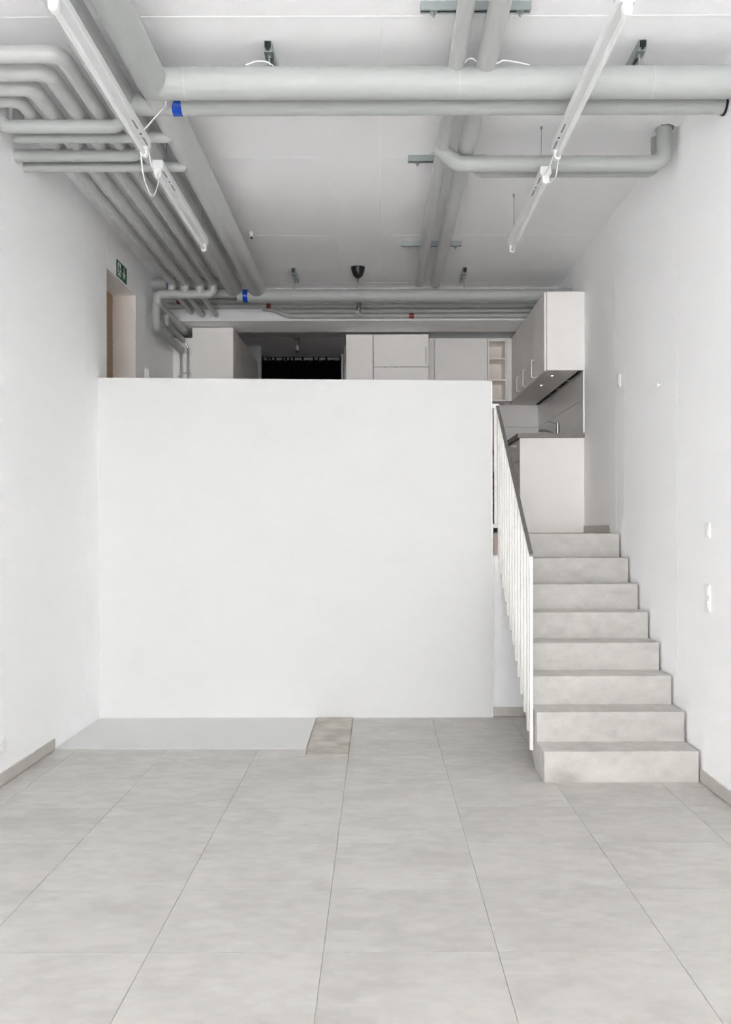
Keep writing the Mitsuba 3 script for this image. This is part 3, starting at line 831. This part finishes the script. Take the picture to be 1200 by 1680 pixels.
put(f + '__spout', tube([[FX - 0.014, FY, 2.352], [FX - 0.07, FY, 2.392], [FX - 0.13, FY, 2.408], [FX - 0.178, FY, 2.408], [FX - 0.188, FY, 2.392]], 0.011, 0.06, 14), 'm_chrome', 40)
put(f + '__lever', tube([[FX - 0.016, FY, 2.470], [FX - 0.05, FY, 2.482], [FX - 0.088, FY, 2.492]], 0.005, 0.03, 10), 'm_chrome', 40)
# splashback panels
sb = thing('splashback', 'grey splashback on the right wall under the wall cabinets', 'splashback')
put(sb + '__panel', hullbox(XR - 0.010, XR - 0.0005, 8.975, 11.466, 2.605, 2.858, 0.001), 'm_splash')
put(sb + '__panel', hullbox(XR - 0.010, XR - 0.0005, 8.975, 11.466, 2.303, 2.602, 0.001), 'm_splash')
put(sb + '__edge_strip', box(XR - 0.013, XR - 0.0005, 8.962, 8.974, 2.303, 2.858), 'm_bead')
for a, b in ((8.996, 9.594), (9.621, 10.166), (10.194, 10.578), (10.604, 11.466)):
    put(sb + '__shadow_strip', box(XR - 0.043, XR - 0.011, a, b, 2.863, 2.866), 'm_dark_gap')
sb = thing('back_splashback', 'pale grey splashback on the kitchen back wall', 'splashback')
put(sb + '__panel', hullbox(0.58, XR - 0.012, 11.467, 11.4795, 2.609, 2.860, 0.001), 'm_splash')
put(sb + '__panel', hullbox(0.58, XR - 0.012, 11.467, 11.4795, 2.303, 2.606, 0.001), 'm_splash')

# ------------------------------------------------------------------ left cupboard and passage
w = thing('wardrobe', 'tall white built-in cupboard at the left of the passage', 'cupboard')
put(w + '__body', hullbox(-1.933, -1.530, 10.53, 12.66, LAND, 3.560, 0.001), 'm_front')
put(w + '__front_panel', hullbox(-1.933, -1.505, 10.51, 10.529, LAND, 3.560, 0.001), 'm_front')
put(w + '__filler', hullbox(XL + 0.001, -1.934, 10.56, 10.579, LAND, 3.464, 0.001), 'm_front')
for a, b in ((10.532, 11.078), (11.082, 12.138), (12.142, 12.658)):
    put(w + '__door', hullbox(-1.529, -1.506, a, b, LAND + 0.06, 3.557, 0.001), 'm_front')
cu = thing('curtain', 'black curtain hanging across the end of the passage', 'curtain')
xs = np.linspace(-1.85, -0.30, 160)
ys = 14.25 + 0.035 * np.sin(xs * 52) + 0.012 * np.sin(xs * 23 + 1)
v, fcs = [], []
for k, (x, y) in enumerate(zip(xs, ys)):
    for z in (LAND + 0.01, 3.842):
        v += [[x, y, z], [x, y + 0.006, z]]
for k in range(len(xs) - 1):
    a, b = 4 * k, 4 * k + 4
    fcs += [[a, b, b + 2], [a, b + 2, a + 2], [a + 1, a + 3, b + 3], [a + 1, b + 3, b + 1], [a + 2, b + 2, b + 3], [a + 2, b + 3, a + 3], [a, a + 1, b + 1], [a, b + 1, b]]
fcs += [[0, 2, 3], [0, 3, 1]]
e = 4 * (len(xs) - 1)
fcs += [[e, e + 3, e + 2], [e, e + 1, e + 3]]
put(cu + '__cloth', trimesh.Trimesh(v, fcs), 'm_curtain', 50)
for x in (-1.62, -1.545, -1.50, -1.44, -1.335, -1.29, -1.235, -1.18, -1.055, -0.90, -0.83, -0.72, -0.52):
    put(cu + '__loop', hullbox(x - 0.012, x + 0.012, 14.205, 14.262, 3.84, 3.886, 0.004), 'm_curtain')
r = put('curtain_rod', cyl([-1.9, 14.235, 3.862], [-0.30, 14.235, 3.862], 0.010, 14), 'm_bead', 40)
tag(r, 'thin white rod carrying the black curtain', 'curtain rod')

# ------------------------------------------------------------------ exit sign, switches, sockets
s = thing('exit_sign', 'green emergency exit sign above the door on the left wall', 'sign')
sy0, sy1, sz0, sz1 = 8.275, 8.600, 3.545, 3.682
put(s + '__board', hullbox(XL, XL + 0.004, sy0, sy1, sz0, sz1, 0.0008), 'm_green')


def flat(poly_list, key, mat, x0, x1):
    put(key, cat(*[prism_yz([(sy0 + u, sz0 + v) for u, v in p], x0, x1) for p in poly_list]), mat)


x0, x1 = XL + 0.004, XL + 0.0048
# white doorway with running figure at the left, arrow pointing down at the right
flat([[(0.030, 0.014), (0.135, 0.014), (0.135, 0.123), (0.030, 0.123)]], s + '__doorway', 'm_sign_white', x0, x1)
x0, x1 = x1, XL + 0.0054
th = np.linspace(0, 2 * PI, 14)[:-1]
flat([[(0.092 + 0.0095 * math.cos(t), 0.105 + 0.0095 * math.sin(t)) for t in th],
      [(0.075, 0.094), (0.094, 0.090), (0.086, 0.056), (0.066, 0.060)],
      [(0.092, 0.090), (0.118, 0.078), (0.116, 0.071), (0.090, 0.080)],
      [(0.078, 0.092), (0.050, 0.084), (0.048, 0.066), (0.055, 0.066), (0.057, 0.078), (0.078, 0.082)],
      [(0.078, 0.060), (0.088, 0.060), (0.108, 0.044), (0.104, 0.018), (0.094, 0.018), (0.096, 0.040)],
      [(0.066, 0.062), (0.078, 0.060), (0.066, 0.034), (0.036, 0.028), (0.036, 0.037), (0.058, 0.042)]], s + '__running_figure', 'm_green', x0, x1)
flat([[(0.222, 0.120), (0.246, 0.120), (0.246, 0.066), (0.282, 0.078), (0.282, 0.062), (0.234, 0.016), (0.186, 0.062), (0.186, 0.078), (0.222, 0.066)]], s + '__arrow', 'm_sign_white', XL + 0.004, XL + 0.0048)


def plate(name, label, cat_, side, y, z, w, h, inner, d=0.011):
    k = thing(name, label, cat_)
    f, sgn = (XL, 1) if side == 'l' else (XR, -1)
    a, b = sorted((f, f + sgn * d))
    put(k + '__frame', hullbox(a, b, y - w / 2, y + w / 2, z - h / 2, z + h / 2, 0.003), 'm_white_plastic')
    for (dy, dz, ww, hh, nm, out) in inner:
        a, b = sorted((f + sgn * d, f + sgn * (d + out)))
        put(f'{k}__{nm}', hullbox(a, b, y + dy - ww / 2, y + dy + ww / 2, z + dz - hh / 2, z + dz + hh / 2, 0.0015), 'm_white_plastic')
    return k


plate('light_switch', 'white light switch on the right wall at the top of the stairs', 'switch', 'r', 7.67, 2.575, 0.085, 0.098, [(0, 0, 0.055, 0.06, 'rocker', 0.005)])
plate('light_switch', 'single white switch on the right wall, above the double one', 'switch', 'r', 5.62, 1.438, 0.085, 0.088, [(0, 0, 0.06, 0.06, 'rocker', 0.004)], 0.010)
plate('light_switch', 'tall double white socket and switch on the right wall, below the single one', 'switch', 'r', 5.62, 1.062, 0.085, 0.155,
      [(0, 0.036, 0.058, 0.046, 'rocker', 0.006), (0, -0.036, 0.058, 0.046, 'rocker', 0.006)], 0.010)
plate('wall_socket', 'white socket low on the left wall above the baseboard', 'socket', 'l', 5.69, 0.222, 0.160, 0.086,
      [(0.036, 0, 0.052, 0.052, 'insert', 0.005), (-0.036, 0, 0.052, 0.052, 'insert', 0.005)], 0.010)
plate('intercom', 'narrow white handset on the left wall right of the door recess', 'intercom', 'l', 9.305, 2.872, 0.085, 0.142, [(0, 0.0, 0.045, 0.12, 'receiver', 0.016)], 0.020)
k = thing('wall_hook', 'tiny white knob on the right wall above the stairs', 'hook')
put(k + '__rose', cyl([XR - 0.004, 6.56, 2.385], [XR, 6.56, 2.385], 0.016, 18), 'm_white_plastic', 40)
put(k + '__knob', trimesh.creation.icosphere(2, 0.013).apply_translation([XR - 0.016, 6.56, 2.385]), 'm_white_plastic', 40)

# parts that look different from the rest of their thing
for k in scene:
    for end, text in (('blue_tape', 'shiny blue tape band'), ('red_tape', 'dark red tape band'), ('handle', 'thin metal bow handle'), ('handrail', 'grey flat handrail'),
                      ('ceiling_cup', 'black ceiling cup'), ('bulb', 'clear glass bulb'), ('wall_gap', 'dark gap at the wall')):
        if k.endswith('__' + end) and k not in labels:
            labels[k] = {'label': text}
